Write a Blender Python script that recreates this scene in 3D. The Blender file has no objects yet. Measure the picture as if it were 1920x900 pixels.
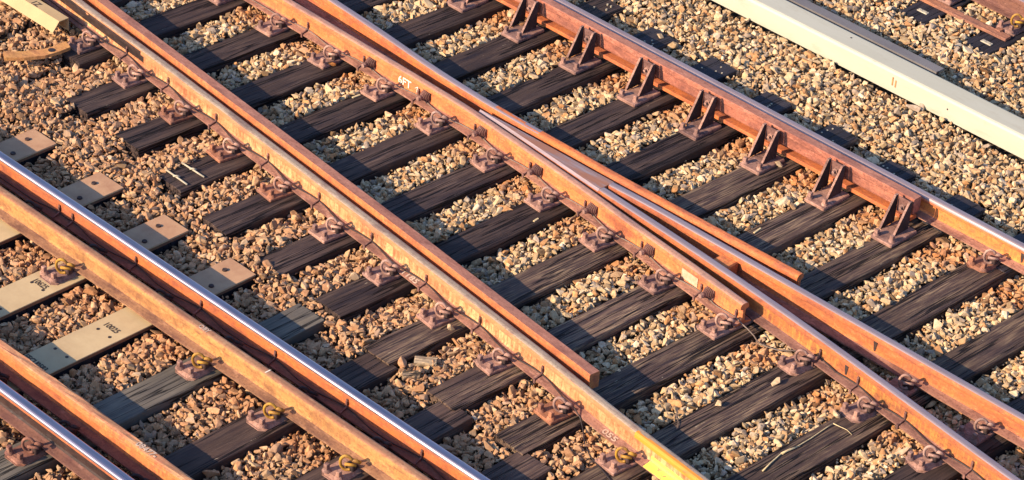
import bpy, math, random
import numpy as np
from mathutils import Matrix, Vector

# ------------------------------------------------------------------ camera, sky, sun, exposure
scene = bpy.context.scene
C = scene.collection
CF, CYAW, CPIT, CROL = 5377.47, math.radians(131.4444), math.radians(33.45725), math.radians(5.10228)
CPOS = np.array([0.0, -9.45683, 9.96879])

def cam_axes():
    cy, sy, cp, sp = math.cos(CYAW), math.sin(CYAW), math.cos(CPIT), math.sin(CPIT)
    f = np.array([cy*cp, sy*cp, -sp]); r = np.cross(f, [0, 0, 1.0]); r /= np.linalg.norm(r); u = np.cross(r, f)
    c, s = math.cos(CROL), math.sin(CROL)
    return c*r+s*u, -s*r+c*u, f
AR, AU, AF = cam_axes()
cam_data = bpy.data.cameras.new('camera')
cam = bpy.data.objects.new('camera', cam_data); C.objects.link(cam)
cam_data.sensor_width = 36.0
cam_data.lens = 36.0*CF/1920.0
cam_data.clip_start = 0.1
cam_data.clip_end = 3000.0
cam.matrix_world = Matrix(((AR[0], AU[0], -AF[0], CPOS[0]), (AR[1], AU[1], -AF[1], CPOS[1]),
                           (AR[2], AU[2], -AF[2], CPOS[2]), (0, 0, 0, 1)))
scene.camera = cam

SUN_D = Vector((0.113, 0.363, -0.190)).normalized()          # the way the sunlight travels
world = bpy.data.worlds.new('World'); scene.world = world; world.use_nodes = True
wn = world.node_tree.nodes; wl = world.node_tree.links
bg = wn['Background']; sky = wn.new('ShaderNodeTexSky'); sky.sky_type = 'NISHITA'; sky.sun_disc = False
sky.sun_elevation = math.asin(-SUN_D.z)
sky.sun_rotation = math.atan2(-SUN_D.x, -SUN_D.y)
sky.air_density = 1.0; sky.dust_density = 1.2; sky.ozone_density = 6.0
wl.new(sky.outputs['Color'], bg.inputs['Color']); bg.inputs['Strength'].default_value = 0.15
sd = bpy.data.lights.new('sun', 'SUN'); sd.energy = 5.0; sd.angle = math.radians(0.5); sd.color = (1.0, 0.755, 0.49)
so = bpy.data.objects.new('sun', sd); C.objects.link(so)
so.rotation_euler = SUN_D.to_track_quat('-Z', 'Y').to_euler()
so.location = (-12, -12, 8)
vs = scene.view_settings
vs.view_transform = 'Standard'; vs.look = 'None'; vs.exposure = 0.88; vs.gamma = 1.0; vs.use_curve_mapping = False

rng = np.random.default_rng(7)
random.seed(7)

# ------------------------------------------------------------------ materials
class NT:
    def __init__(self, name):
        self.m = bpy.data.materials.new(name); self.m.use_nodes = True
        self.t = self.m.node_tree; self.b = self.t.nodes['Principled BSDF']
        tc = self.t.nodes.new('ShaderNodeTexCoord'); self.co = tc.outputs['Object']
    def n(self, kind, **kw):
        nd = self.t.nodes.new(kind)
        for k, v in kw.items(): setattr(nd, k, v)
        return nd
    def link(self, a, b): self.t.links.new(a, b)
    def scaled(self, s, rnd=0.0):
        mp = self.n('ShaderNodeMapping'); mp.inputs['Scale'].default_value = s
        self.link(self.co, mp.inputs['Vector'])
        if rnd:
            oi = self.n('ShaderNodeObjectInfo'); mu = self.n('ShaderNodeMath', operation='MULTIPLY'); mu.inputs[1].default_value = rnd
            self.link(oi.outputs['Random'], mu.inputs[0])
            ad = self.n('ShaderNodeVectorMath', operation='ADD'); self.link(mp.outputs[0], ad.inputs[0]); self.link(mu.outputs[0], ad.inputs[1])
            return ad.outputs[0]
        return mp.outputs[0]
    def noise(self, s, scale=1.0, detail=6.0, rough=0.6, rnd=0.0):
        nz = self.n('ShaderNodeTexNoise'); nz.inputs['Scale'].default_value = scale
        nz.inputs['Detail'].default_value = detail; nz.inputs['Roughness'].default_value = rough
        self.link(self.scaled(s, rnd), nz.inputs['Vector']); return nz.outputs['Fac']
    def ramp(self, fac, stops):
        r = self.n('ShaderNodeValToRGB'); e = r.color_ramp.elements
        while len(e) < len(stops): e.new(0.5)
        for i, (p, c) in enumerate(stops):
            e[i].position = p; e[i].color = (c[0], c[1], c[2], 1) if isinstance(c, tuple) else (c, c, c, 1)
        self.link(fac, r.inputs['Fac']); return r.outputs['Color']
    def mix(self, fac, a, b, mode='MIX'):
        mx = self.n('ShaderNodeMix', data_type='RGBA', blend_type=mode)
        for sock, v in ((mx.inputs[0], fac), (mx.inputs[6], a), (mx.inputs[7], b)):
            if isinstance(v, (int, float)): sock.default_value = v
            elif isinstance(v, tuple): sock.default_value = (*v, 1)
            else: self.link(v, sock)
        return mx.outputs[2]
    def done(self, col, rough=0.8, metal=0.0, bump=None, bstr=0.3, bdist=0.004, spec=None):
        if isinstance(col, tuple): self.b.inputs['Base Color'].default_value = (*col, 1)
        else: self.link(col, self.b.inputs['Base Color'])
        if isinstance(rough, (int, float)): self.b.inputs['Roughness'].default_value = rough
        else: self.link(rough, self.b.inputs['Roughness'])
        self.b.inputs['Metallic'].default_value = metal
        if spec is not None: self.b.inputs['Specular IOR Level'].default_value = spec
        if bump is not None:
            bp = self.n('ShaderNodeBump'); bp.inputs['Strength'].default_value = bstr; bp.inputs['Distance'].default_value = bdist
            self.link(bump, bp.inputs['Height']); self.link(bp.outputs[0], self.b.inputs['Normal'])
        return self.m

def rust(name, a, b, c, streak=None, smin=0.5, smax=0.62, bstr=0.35, rough=0.82):
    """rusted steel: two broad tones, fine speckle of a third, optional upright streaks of bare/whitewashed scale"""
    k = NT(name)
    big = k.noise((1.7, 5, 5), 1.0, 6, 0.65, 30.0); fine = k.noise((1, 1, 1), 60, 5, 0.75); mid = k.noise((6, 16, 16), 1.0, 8, 0.75, 30.0)
    grime = k.noise((3.1, 8, 5), 1.0, 8, 0.72, 50.0); flake = k.noise((11, 30, 30), 1.0, 6, 0.7, 20.0)
    col = k.mix(k.ramp(big, [(0.38, 0.0), (0.62, 1.0)]), a, b)
    col = k.mix(k.ramp(mid, [(0.48, 0.0), (0.62, 0.8)]), col, c)
    col = k.mix(k.ramp(flake, [(0.55, 0.0), (0.62, 0.6)]), col, tuple(min(1, x*1.25+0.03) for x in a))
    if streak:
        st = k.noise((46, 7, 7), 1.0, 4, 0.6); pt = k.noise((1.5, 5, 5), 1.0, 3, 0.5)
        f = k.mix(1.0, k.ramp(st, [(smin-0.06, 0.0), (smax, 1.0)]), k.ramp(pt, [(0.36, 0.0), (0.55, 1.0)]), 'MULTIPLY')
        col = k.mix(f, col, streak)
    col = k.mix(k.ramp(grime, [(0.49, 0.0), (0.66, 0.62)]), col, (c[0]*0.45, c[1]*0.46, c[2]*0.6))
    col = k.mix(k.ramp(fine, [(0.50, 0.0), (0.70, 0.7)]), col, tuple(x*0.5 for x in c))
    oi = k.n('ShaderNodeObjectInfo')
    col = k.mix(1.0, col, k.ramp(oi.outputs['Random'], [(0.0, (0.80, 0.80, 0.84)), (1.0, (1.22, 1.16, 1.10))]), 'MULTIPLY')
    return k.done(col, rough, 0.0, k.mix(0.4, fine, flake), bstr*1.5, 0.004, 0.25)

def shiny(name, a, b, rough, metal=1.0):
    k = NT(name)
    st = k.noise((0.8, 90, 1), 1.0, 4, 0.6); sp = k.noise((3, 30, 3), 1.0, 5, 0.6)
    col = k.mix(k.ramp(sp, [(0.4, 0.0), (0.7, 1.0)]), a, b)
    r = k.ramp(st, [(0.3, rough*0.75), (0.7, rough*1.3)])
    return k.done(col, r, metal, st, 0.05, 0.001)

def timber(name, dark, light, pale, amount=0.5, bstr=0.9):
    k = NT(name)
    g1 = k.noise((1.6, 30, 24), 1.0, 7, 0.7, 40.0); g2 = k.noise((5, 100, 80), 1.0, 4, 0.6, 40.0)
    p = k.noise((2.2, 7, 7), 1.0, 5, 0.65, 40.0); sc = k.noise((7, 46, 46), 1.0, 4, 0.7, 17.0); cr = k.noise((0.55, 17, 9), 1.0, 3, 0.55, 23.0); wear = k.noise((1.3, 4, 4), 1.0, 5, 0.6, 11.0)
    oi = k.n('ShaderNodeObjectInfo'); tone = k.ramp(oi.outputs['Random'], [(0.0, 0.72), (1.0, 1.3)])
    col = k.mix(k.ramp(g1, [(0.38, 0.0), (0.64, 1.0)]), dark, light)
    f = k.mix(1.0, k.ramp(g2, [(0.45, 0.0), (0.64, 1.0)]), k.ramp(p, [(0.5-0.25*amount, 0.0), (0.75-0.2*amount, 1.0)]), 'MULTIPLY')
    col = k.mix(f, col, pale)
    col = k.mix(k.ramp(wear, [(0.42, 0.0), (0.66, 0.7)]), col, tuple(x*0.45 for x in light))
    col = k.mix(1.0, col, tone, 'MULTIPLY')
    crack = k.ramp(cr, [(0.478, 1.0), (0.492, 0.0), (0.508, 0.0), (0.522, 1.0)])
    col = k.mix(1.0, col, k.mix(0.85, (1, 1, 1), crack), 'MULTIPLY')
    col = k.mix(k.ramp(sc, [(0.70, 0.0), (0.74, 0.75)]), col, (0.52, 0.43, 0.31))
    return k.done(col, k.ramp(g1, [(0.3, 0.55), (0.7, 0.9)]), 0.0, k.mix(0.6, k.mix(0.5, g1, g2), crack), bstr, 0.02, 0.2)

M = {}
M['rust_orange'] = rust('rust_orange', (0.496, 0.159, 0.053), (0.425, 0.142, 0.059), (0.30, 0.10, 0.055), (0.50, 0.22, 0.07), 0.56, 0.72)
M['rust_bright'] = rust('rust_bright', (0.519, 0.153, 0.045), (0.425, 0.136, 0.059), (0.28, 0.095, 0.06))
M['rust_gold'] = rust('rust_gold', (0.472, 0.147, 0.045), (0.496, 0.183, 0.053), (0.25, 0.085, 0.05), (0.56, 0.27, 0.06), 0.52, 0.68)
M['rust_pink'] = rust('rust_pink', (0.342, 0.136, 0.088), (0.295, 0.106, 0.071), (0.17, 0.065, 0.05))
M['rust_cream'] = rust('rust_cream', (0.425, 0.159, 0.071), (0.496, 0.201, 0.083), (0.30, 0.095, 0.045), (0.56, 0.36, 0.17), 0.46, 0.60)
M['rust_tan'] = rust('rust_tan', (0.555, 0.277, 0.088), (0.496, 0.236, 0.088), (0.29, 0.12, 0.06), (0.52, 0.28, 0.09), 0.52, 0.7)
M['rust_tantop'] = rust('rust_tantop', (0.38, 0.21, 0.11), (0.32, 0.155, 0.09), (0.38, 0.15, 0.085))
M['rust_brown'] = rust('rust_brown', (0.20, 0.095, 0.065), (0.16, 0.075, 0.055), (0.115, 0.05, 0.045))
M['rust_foot'] = rust('rust_foot', (0.30, 0.155, 0.11), (0.24, 0.12, 0.09), (0.13, 0.06, 0.05))
M['rust_plate'] = rust('rust_plate', (0.34, 0.20, 0.155), (0.27, 0.155, 0.125), (0.14, 0.075, 0.062))
M['rust_plateorange'] = rust('rust_plateorange', (0.36, 0.15, 0.075), (0.25, 0.125, 0.09), (0.17, 0.08, 0.06))
M['rust_clip'] = rust('rust_clip', (0.42, 0.27, 0.215), (0.35, 0.21, 0.165), (0.20, 0.11, 0.09))
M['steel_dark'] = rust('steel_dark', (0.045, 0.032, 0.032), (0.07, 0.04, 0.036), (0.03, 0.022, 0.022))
M['steel_gusset'] = rust('steel_gusset', (0.19, 0.10, 0.085), (0.14, 0.07, 0.06), (0.10, 0.05, 0.045))
M['polished'] = shiny('polished', (0.40, 0.35, 0.395), (0.31, 0.265, 0.295), 0.34, 0.95)
M['worn_head'] = shiny('worn_head', (0.31, 0.245, 0.26), (0.26, 0.19, 0.195), 0.45, 0.4)
M['rust_pale'] = rust('rust_pale', (0.472, 0.183, 0.077), (0.425, 0.153, 0.071), (0.46, 0.25, 0.13))
M['rust_tanfoot'] = rust('rust_tanfoot', (0.36, 0.19, 0.095), (0.28, 0.14, 0.08), (0.17, 0.08, 0.055))
M['dark_web'] = rust('dark_web', (0.035, 0.022, 0.02), (0.06, 0.032, 0.026), (0.02, 0.014, 0.014), rough=0.55)
k = NT('nose_top'); n1 = k.noise((1.2, 60, 1), 1.0, 4, 0.6); n2 = k.noise((2.5, 14, 1), 1.0, 6, 0.65); n3 = k.noise((1, 1, 1), 70, 4, 0.7)
cc = k.mix(k.ramp(n1, [(0.4, 0.0), (0.62, 1.0)]), (0.24, 0.17, 0.165), (0.33, 0.25, 0.245)); cc = k.mix(k.ramp(n2, [(0.42, 0.0), (0.58, 0.9)]), cc, (0.37, 0.145, 0.065))
M['nose_top'] = k.done(cc, 0.5, 0.25, n3, 0.2, 0.002)
M['dull_head'] = rust('dull_head', (0.27, 0.215, 0.165), (0.31, 0.25, 0.19), (0.22, 0.14, 0.11), rough=0.55, bstr=0.15)
M['wing_top'] = rust('wing_top', (0.33, 0.17, 0.12), (0.36, 0.20, 0.14), (0.25, 0.16, 0.14), bstr=0.2, rough=0.6)
M['pink_top'] = rust('pink_top', (0.30, 0.135, 0.095), (0.32, 0.155, 0.115), (0.23, 0.095, 0.07), bstr=0.2)
M['timber'] = timber('timber', (0.024, 0.0175, 0.021), (0.092, 0.060, 0.050), (0.17, 0.115, 0.09), 0.3)
M['timber_worn'] = timber('timber_worn', (0.024, 0.017, 0.021), (0.115, 0.072, 0.058), (0.28, 0.195, 0.12), 0.75)
M['timber_brown'] = timber('timber_brown', (0.045, 0.030, 0.030), (0.115, 0.072, 0.058), (0.21, 0.14, 0.10), 0.45, 0.6)
M['timber_grey'] = timber('timber_grey', (0.085, 0.075, 0.065), (0.15, 0.13, 0.105), (0.22, 0.19, 0.14), 0.4, 0.5)
M['timber_black'] = timber('timber_black', (0.026, 0.024, 0.033), (0.036, 0.032, 0.04), (0.04, 0.034, 0.036), 0.2, 0.4)

def plain(name, a, b, scale=3.0, rough=0.7, bstr=0.15, metal=0.0):
    k = NT(name); nz = k.noise((1, 1, 1), scale, 6, 0.65, 9.0); f = k.noise((1, 1, 1), 60, 4, 0.6)
    return k.done(k.mix(k.ramp(nz, [(0.35, 0.0), (0.68, 1.0)]), a, b), rough, metal, f, bstr, 0.003, 0.3)
M['composite'] = plain('composite', (0.50, 0.38, 0.215), (0.42, 0.305, 0.17), 6)
M['composite_end'] = plain('composite_end', (0.46, 0.275, 0.155), (0.36, 0.195, 0.11), 8)
M['composite_edge'] = plain('composite_edge', (0.25, 0.12, 0.06), (0.12, 0.065, 0.045), 8)
k = NT('cream_paint'); n1 = k.noise((0.5, 3, 3), 1.0, 5, 0.65); n2 = k.noise((4, 9, 14), 1.0, 6, 0.7); n3 = k.noise((1, 1, 1), 34, 5, 0.75)
cc = k.mix(k.ramp(n1, [(0.4, 0.0), (0.62, 1.0)]), (0.415, 0.405, 0.325), (0.38, 0.368, 0.285)); cc = k.mix(k.ramp(n2, [(0.56, 0.0), (0.72, 0.45)]), cc, (0.30, 0.25, 0.17))
cc = k.mix(k.ramp(n3, [(0.68, 0.0), (0.74, 0.6)]), cc, (0.16, 0.12, 0.09)); M['cream_paint'] = k.done(cc, 0.5, 0.0, n3, 0.06, 0.002, 0.3)
M['cream_dirty'] = plain('cream_dirty', (0.45, 0.315, 0.155), (0.38, 0.255, 0.125), 4, 0.55, 0.08)
M['grey_steel'] = plain('grey_steel', (0.16, 0.15, 0.15), (0.12, 0.11, 0.115), 3, 0.6, 0.1)
M['yellow_clip'] = plain('yellow_clip', (0.46, 0.25, 0.03), (0.17, 0.08, 0.03), 22, 0.6)
def patchy(name, paint, under, lo, hi, sc):
    k = NT(name); nz = k.noise(sc, 1.0, 6, 0.7); f = k.noise((1, 1, 1), 60, 4, 0.6)
    return k.done(k.mix(k.ramp(nz, [(lo, 0.0), (hi, 1.0)]), paint, under), 0.6, 0.0, f, 0.2, 0.003, 0.3)
M['orange_paint'] = patchy('orange_paint', (0.62, 0.24, 0.03), (0.36, 0.13, 0.05), 0.50, 0.66, (3, 20, 20))
M['yellow_spray'] = patchy('yellow_spray', (0.74, 0.70, 0.10), (0.46, 0.27, 0.11), 0.52, 0.57, (9, 22, 22))
M['white_paint'] = plain('white_paint', (0.78, 0.70, 0.58), (0.66, 0.56, 0.45), 80, 0.7)
M['chalk'] = plain('chalk', (0.50, 0.38, 0.30), (0.36, 0.24, 0.18), 60, 0.8)
M['black_paint'] = plain('black_paint', (0.05, 0.038, 0.03), (0.09, 0.065, 0.045), 90, 0.7)
M['rubber'] = plain('rubber', (0.022, 0.017, 0.018), (0.035, 0.026, 0.026), 20, 0.5)
M['old_wire'] = plain('old_wire', (0.20, 0.15, 0.12), (0.12, 0.09, 0.075), 30, 0.5)
M['straw'] = plain('straw', (0.62, 0.50, 0.28), (0.46, 0.35, 0.19), 40, 0.8)
M['split_wood'] = timber('split_wood', (0.16, 0.11, 0.075), (0.36, 0.26, 0.16), (0.48, 0.37, 0.24), 0.6, 0.9)
M['strap_metal'] = plain('strap_metal', (0.42, 0.38, 0.28), (0.32, 0.27, 0.20), 20, 0.55)
M['sticker'] = plain('sticker', (0.46, 0.40, 0.29), (0.36, 0.24, 0.13), 30, 0.6)
M['soil'] = plain('soil', (0.10, 0.072, 0.05), (0.055, 0.04, 0.03), 8, 0.95, 0.5)

k = NT('ballast_stone')
at = k.n('ShaderNodeAttribute'); at.attribute_name = 'stone_colour'
f1 = k.noise((1, 1, 1), 45, 5, 0.65); f2 = k.noise((1, 1, 1), 140, 4, 0.6)
colr = k.mix(k.ramp(f1, [(0.36, 0.0), (0.66, 1.0)]), k.mix(1.0, at.outputs['Color'], (0.70, 0.64, 0.60), 'MULTIPLY'), at.outputs['Color'])
M['stone'] = k.done(colr, 0.9, 0.0, k.mix(0.4, f1, f2), 0.5, 0.006, 0.15)

# ------------------------------------------------------------------ mesh building
class MB:
    def __init__(self): self.v = []; self.f = []; self.m = []; self.smooth = []
    def add(self, vs, fs, mi=0, smooth=False):
        o = len(self.v); self.v += [tuple(map(float, p)) for p in vs]
        for i, f in enumerate(fs):
            self.f.append(tuple(o+j for j in f)); self.m.append(mi[i] if isinstance(mi, list) else mi); self.smooth.append(smooth)
        return self
    def box(self, x0, x1, y0, y1, z0, z1, mi=0, bev=0.0):
        if bev > 0: return self.rbox(x0, x1, y0, y1, z0, z1, bev, mi)
        v = [(x, y, z) for z in (z0, z1) for y in (y0, y1) for x in (x0, x1)]
        return self.add(v, [(0, 2, 3, 1), (4, 5, 7, 6), (0, 1, 5, 4), (1, 3, 7, 5), (3, 2, 6, 7), (2, 0, 4, 6)], mi)
    def rbox(self, x0, x1, y0, y1, z0, z1, b, mi=0):
        """box with chamfered upright and top edges"""
        def ring(ins, z):
            a, c_, d, e = x0+ins, x1-ins, y0+ins, y1-ins
            return [(a+b, d, z), (c_-b, d, z), (c_, d+b, z), (c_, e-b, z), (c_-b, e, z), (a+b, e, z), (a, e-b, z), (a, d+b, z)]
        v = ring(0, z0)+ring(0, z1-b)+ring(b*0.8, z1)
        f = [tuple(range(7, -1, -1)), tuple(range(16, 24))]
        for r in (0, 8):
            for i in range(8): j = (i+1) % 8; f.append((r+i, r+j, r+8+j, r+8+i))
        return self.add(v, f, mi)
    def prism(self, poly, axis, a0, a1, mi=0):
        """poly: points in the two remaining axes, extruded along axis"""
        def P(p, a): return {'x': (a, p[0], p[1]), 'y': (p[0], a, p[1]), 'z': (p[0], p[1], a)}[axis]
        n = len(poly); v = [P(p, a0) for p in poly]+[P(p, a1) for p in poly]
        return self.add(v, [tuple(range(n-1, -1, -1)), tuple(range(n, 2*n))]+[(i, (i+1) % n, n+(i+1) % n, n+i) for i in range(n)], mi)
    def cyl(self, p0, p1, r0, r1=None, n=14, mi=0):
        r1 = r0 if r1 is None else r1
        p0 = Vector(p0); p1 = Vector(p1); d = (p1-p0).normalized()
        a = d.orthogonal().normalized(); b = d.cross(a)
        v = []
        for p, r in ((p0, r0), (p1, r1)):
            for i in range(n):
                t = 2*math.pi*i/n; v.append(p+a*math.cos(t)*r+b*math.sin(t)*r)
        return self.add(v, [tuple(range(n-1, -1, -1)), tuple(range(n, 2*n))]+[(i, (i+1) % n, n+(i+1) % n, n+i) for i in range(n)], mi)
    def tube(self, pts, r, n=8, mi=0, taper=None):
        pts = [Vector(p) for p in pts]; v = []; a = None
        for i, p in enumerate(pts):
            d = (pts[min(i+1, len(pts)-1)]-pts[max(i-1, 0)]).normalized()
            a = d.orthogonal().normalized() if a is None else (a-d*a.dot(d)).normalized()
            b = d.cross(a); rr = r if taper is None else r*(1+(taper-1)*i/(len(pts)-1))
            for j in range(n):
                t = 2*math.pi*j/n; v.append(p+a*math.cos(t)*rr+b*math.sin(t)*rr)
        f = [(i*n+j, i*n+(j+1) % n, (i+1)*n+(j+1) % n, (i+1)*n+j) for i in range(len(pts)-1) for j in range(n)]
        m = len(pts)-1
        return self.add(v, f+[tuple(range(n-1, -1, -1)), tuple(range(m*n, m*n+n))], mi, True)
    def build(self, name, mats, parent=None, loc=(0, 0, 0), rz=0.0):
        me = bpy.data.meshes.new(name); me.from_pydata(self.v, [], self.f)
        for m in (mats if isinstance(mats, (list, tuple)) else [mats]): me.materials.append(M[m])
        me.polygons.foreach_set('material_index', self.m); me.polygons.foreach_set('use_smooth', self.smooth); me.update()
        o = bpy.data.objects.new(name, me); C.objects.link(o)
        o.location = loc; o.rotation_euler = (0, 0, rz)
        if parent: o.parent = parent
        return o

def tag(o, label=None, cat=None, group=None, kind=None):
    for kk, vv in (('label', label), ('category', cat), ('group', group), ('kind', kind)):
        if vv: o[kk] = vv
    return o
def empty(name, loc, rz=0.0):
    o = bpy.data.objects.new(name, None); C.objects.link(o); o.location = loc; o.rotation_euler = (0, 0, rz)
    o.empty_display_size = 0.1
    return o
def copy_tree(o, parent=None):
    c = o.copy(); C.objects.link(c)
    if parent: c.parent = parent
    for ch in [x for x in bpy.data.objects if x.parent == o]: copy_tree(ch, c)
    return c

def resample(path, step=0.12):
    p = np.array(path, float); n = len(p); out = []
    for i in range(n-1):
        p0, p1, p2, p3 = p[max(i-1, 0)], p[i], p[i+1], p[min(i+2, n-1)]
        mlen = max(2, int(np.linalg.norm(p2-p1)/step)); x0, x1 = p1[0], p2[0]
        s1 = (p2[1]-p0[1])/(p2[0]-p0[0]); s2 = (p3[1]-p1[1])/(p3[0]-p1[0]); h = x1-x0
        for q in range(mlen):
            t = q/mlen
            y = (2*t**3-3*t**2+1)*p1[1]+(t**3-2*t**2+t)*h*s1+(-2*t**3+3*t**2)*p2[1]+(t**3-t**2)*h*s2
            out.append((x0+h*t, y))
    out.append(tuple(p[-1])); return np.array(out)
def y_at(path, x):
    p = np.array(path); return float(np.interp(x, p[:, 0], p[:, 1]))
def slope_at(path, x): return (y_at(path, x+0.15)-y_at(path, x-0.15))/0.3

_HR = [(0.012, -0.0004), (0.021, -0.0028), (0.0275, -0.0075), (0.0325, -0.014), (0.0347, -0.022), (0.035, -0.036), (0.0335, -0.039), (0.0115, -0.050), (0.0095, -0.062),
       (0.0095, -0.120), (0.016, -0.134), (0.030, -0.140), (0.0698, -0.148), (0.0698, -0.1585)]
RAILP = _HR+[(-a, b) for a, b in reversed(_HR)]               # 28 points; left side edges run 13..26
def RM(j):
    """0 running top, 1 head side, 2 foot, 3 web"""
    if j == 13: return 2
    j = j if j < 14 else 26-j                                  # mirror the left side onto the right
    return 0 if j in (27, -1, 0, 1, 2, 3) else 1 if j in (4, 5, 6, 7) else 3 if j in (8, 9) else 2
def RMD(j): return 1 if j in (2, 3, 23, 24) else RM(j)   # worn only on the flat of the head
CHECKP = [(-0.034, 0.0), (0.034, 0.0), (0.040, -0.005), (0.040, -0.115), (-0.004, -0.115), (-0.006, -0.118), (-0.030, -0.118), (-0.034, -0.108), (-0.036, -0.046), (-0.040, -0.040), (-0.040, -0.006)]

def sweep(prof, path, mfun, z=0.0, org=(0, 0), rough=0.0):
    mb = MB(); n = len(prof); p = np.asarray(path); v = []
    d = np.gradient(p, axis=0); d /= np.linalg.norm(d, axis=1)[:, None]
    for i in range(len(p)):
        nx, ny = -d[i, 1], d[i, 0]
        for (a, h) in prof:
            j = rough*rng.normal() if rough else 0.0
            v.append((p[i, 0]-org[0]+nx*(a+j), p[i, 1]-org[1]+ny*(a+j), z+h+(rough*0.6*rng.normal() if rough else 0)))
    f = []; mi = []
    for i in range(len(p)-1):
        for j in range(n):
            k2 = (j+1) % n; f.append((i*n+j, (i+1)*n+j, (i+1)*n+k2, i*n+k2)); mi.append(mfun(j))
    m = (len(p)-1)*n
    f += [tuple(range(n)), tuple(range(m+n-1, m-1, -1))]; mi += [mfun(4), mfun(4)]
    mb.add(v, f, mi); return mb

def rail(name, path, mats, label, cat, group=None, z=0.0, prof=RAILP, mfun=None, rough=0.0):
    p = resample(path); o0 = (p[0, 0], p[0, 1])
    mb = sweep(prof, p, mfun or (RM if mats[0] == 'polished' else RMD), z+0.16, o0, rough)
    o = mb.build(name, list(mats)+[mats[1]] if len(mats) == 3 else mats, None, (o0[0], o0[1], -0.16)); return tag(o, label, cat, group), p

# frame of the rusty crossing's sleepers: u along the track, v along the sleeper
PSI = math.radians(2.14); CS, SN = math.cos(PSI), math.sin(PSI)
def uv(u, v): return (u*CS+v*SN, -u*SN+v*CS)
def UC(k): return -11.525+0.5655*(k-4)
ZS, ZT = -0.185, -0.195                                        # sleeper tops of the two tracks

# ------------------------------------------------------------------ ground
gm = MB(); n = 40
gm.box(-400, 400, -400, 400, -3.0, -0.30)
tag(gm.build('ground', 'soil'), kind='structure')

# ------------------------------------------------------------------ sleepers
def sleeper_mb(length, width, depth, seed, chamf=0.008, wob=0.004, nseg=26):
    """timber, local x along its length from 0, top at z = 0"""
    r = np.random.default_rng(seed); mb = MB(); v = []
    w = width/2; prof = [(-w, -depth), (w, -depth), (w, -chamf), (w-chamf, 0), (w*0.34, 0), (-w*0.3, 0), (-w+chamf, 0), (-w, -chamf)]
    a = np.cumsum(r.normal(0, 1, (nseg+1, 8, 2)), axis=0); a -= a.mean(axis=0); a *= wob/3.0
    for i in range(nseg+1):
        for j, (y, z) in enumerate(prof):
            x = length*i/nseg
            if i in (0, nseg): x += (1 if i else -1)*r.normal(0, wob*0.9)
            v.append((x, y+a[i, j, 0]+r.normal(0, wob*0.25), z+(a[i, j, 1]*0.6+r.normal(0, wob*0.12) if z > -depth else 0)))
    f = [(i*8+j, (i+1)*8+j, (i+1)*8+(j+1) % 8, i*8+(j+1) % 8) for i in range(nseg) for j in range(8)]
    f = [q[::-1] for q in f]
    mb.add(v, f+[tuple(range(8))[::-1][::-1], tuple(range(nseg*8+7, nseg*8-1, -1))]); return mb
ORD = ['', 'first', 'second', 'third', 'fourth', 'fifth', 'sixth', 'seventh', 'eighth', 'ninth', 'tenth', 'eleventh', 'twelfth', 'thirteenth']
KY = 10                                                         # the sleeper that carries the yellow clip
def where(k):
    if k == KY: return 'the sleeper with the yellow clip'
    return 'the %s sleeper %s from the yellow clip' % (ORD[abs(k-KY)], 'up' if k < KY else 'down')
VL = {-1: 1.05, 0: 0.8, 1: 0.445, 2: 0.44, 3: 0.35, 4: 0.27, 5: 0.24, 6: 0.252, 7: 0.154, 8: 0.163, 9: 0.187, 10: 0.19, 11: 0.2, 12: 0.2, 13: 0.2, 14: 0.2, 15: 0.2}
LOOK = {3: 'dark timber sleeper with two pale wire straps across its left end', 11: 'worn dark timber sleeper with dry straw stalks lying on it',
        10: 'worn dark timber sleeper carrying the yellow clip and loose stones'}
SL = {}
for kk in range(-1, 16):
    u = UC(kk); vl = VL[kk]; vr = 4.45+(0.02 if kk % 2 else -0.02)
    x, y = uv(u, vl)
    worn = kk in (7, 8, 9, 10, 11)
    mb = sleeper_mb(vr-vl, 0.245, 0.15, 100+kk)
    o = mb.build('timber_sleeper', 'timber_worn' if worn else 'timber', None, (x, y, ZS-0.001*(kk % 2)), math.pi/2-PSI)
    lab = LOOK.get(kk) or '%s timber sleeper, %s' % ('worn dark' if worn else 'smooth dark', where(kk)[4:])
    tag(o, lab, 'sleeper', 'timber sleepers of the rusty crossing'); SL[kk] = o
    if kk >= 4:                                                 # creosote-black outer end
        eb = MB(); L = vr-vl; eb.box(L-0.46, L+0.004, -0.119, 0.119, -0.09, 0.0055, 0, 0.005); eb.build('tarred_end', 'timber_black', o)
    # nail heads and scars on the bare right-hand ends
    if kk in (2, 3, 4, 5, 6, 7, 8, 9):
        r = np.random.default_rng(kk)
        for q in range(4): 
            nb = MB(); px, py = vr-vl-0.05-0.16*r.random(), r.uniform(-0.09, 0.09)
            nb.cyl((px, py, -0.004), (px, py, 0.010), 0.007, n=8); nb.build('nail_head', 'strap_metal', o)

# first track: pale composite sleepers, then wooden ones
T1X = {-1: -13.69, 0: -13.035, 1: -12.34, 2: -11.692, 3: -11.05, 4: -10.412, 5: -9.772, 6: -9.138, 7: -8.50, 8: -7.86, 9: -7.22}
T1L = {0: 'pale beige sleeper, uppermost of those with two bolts in the bare end', 1: 'pale beige sleeper, second from top along the shiny rail',
       2: 'pale beige sleeper stamped 10625 beside the tan guard rail', 3: 'pale beige sleeper with four holes, stamped 10025 and a long black code',
       4: 'grey wooden sleeper, smooth, next below the pale ones', 5: 'brown wooden sleeper, second below the pale ones',
       6: 'brown wooden sleeper, third below the pale ones', 7: 'brown wooden sleeper, fourth below the pale ones',
       8: 'brown wooden sleeper, fifth below the pale ones', 9: 'brown wooden sleeper, sixth below the pale ones', -1: 'pale beige sleeper at the edge of the shiny track'}
T1 = {}
Y0, Y1 = -2.06, 0.545
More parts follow.
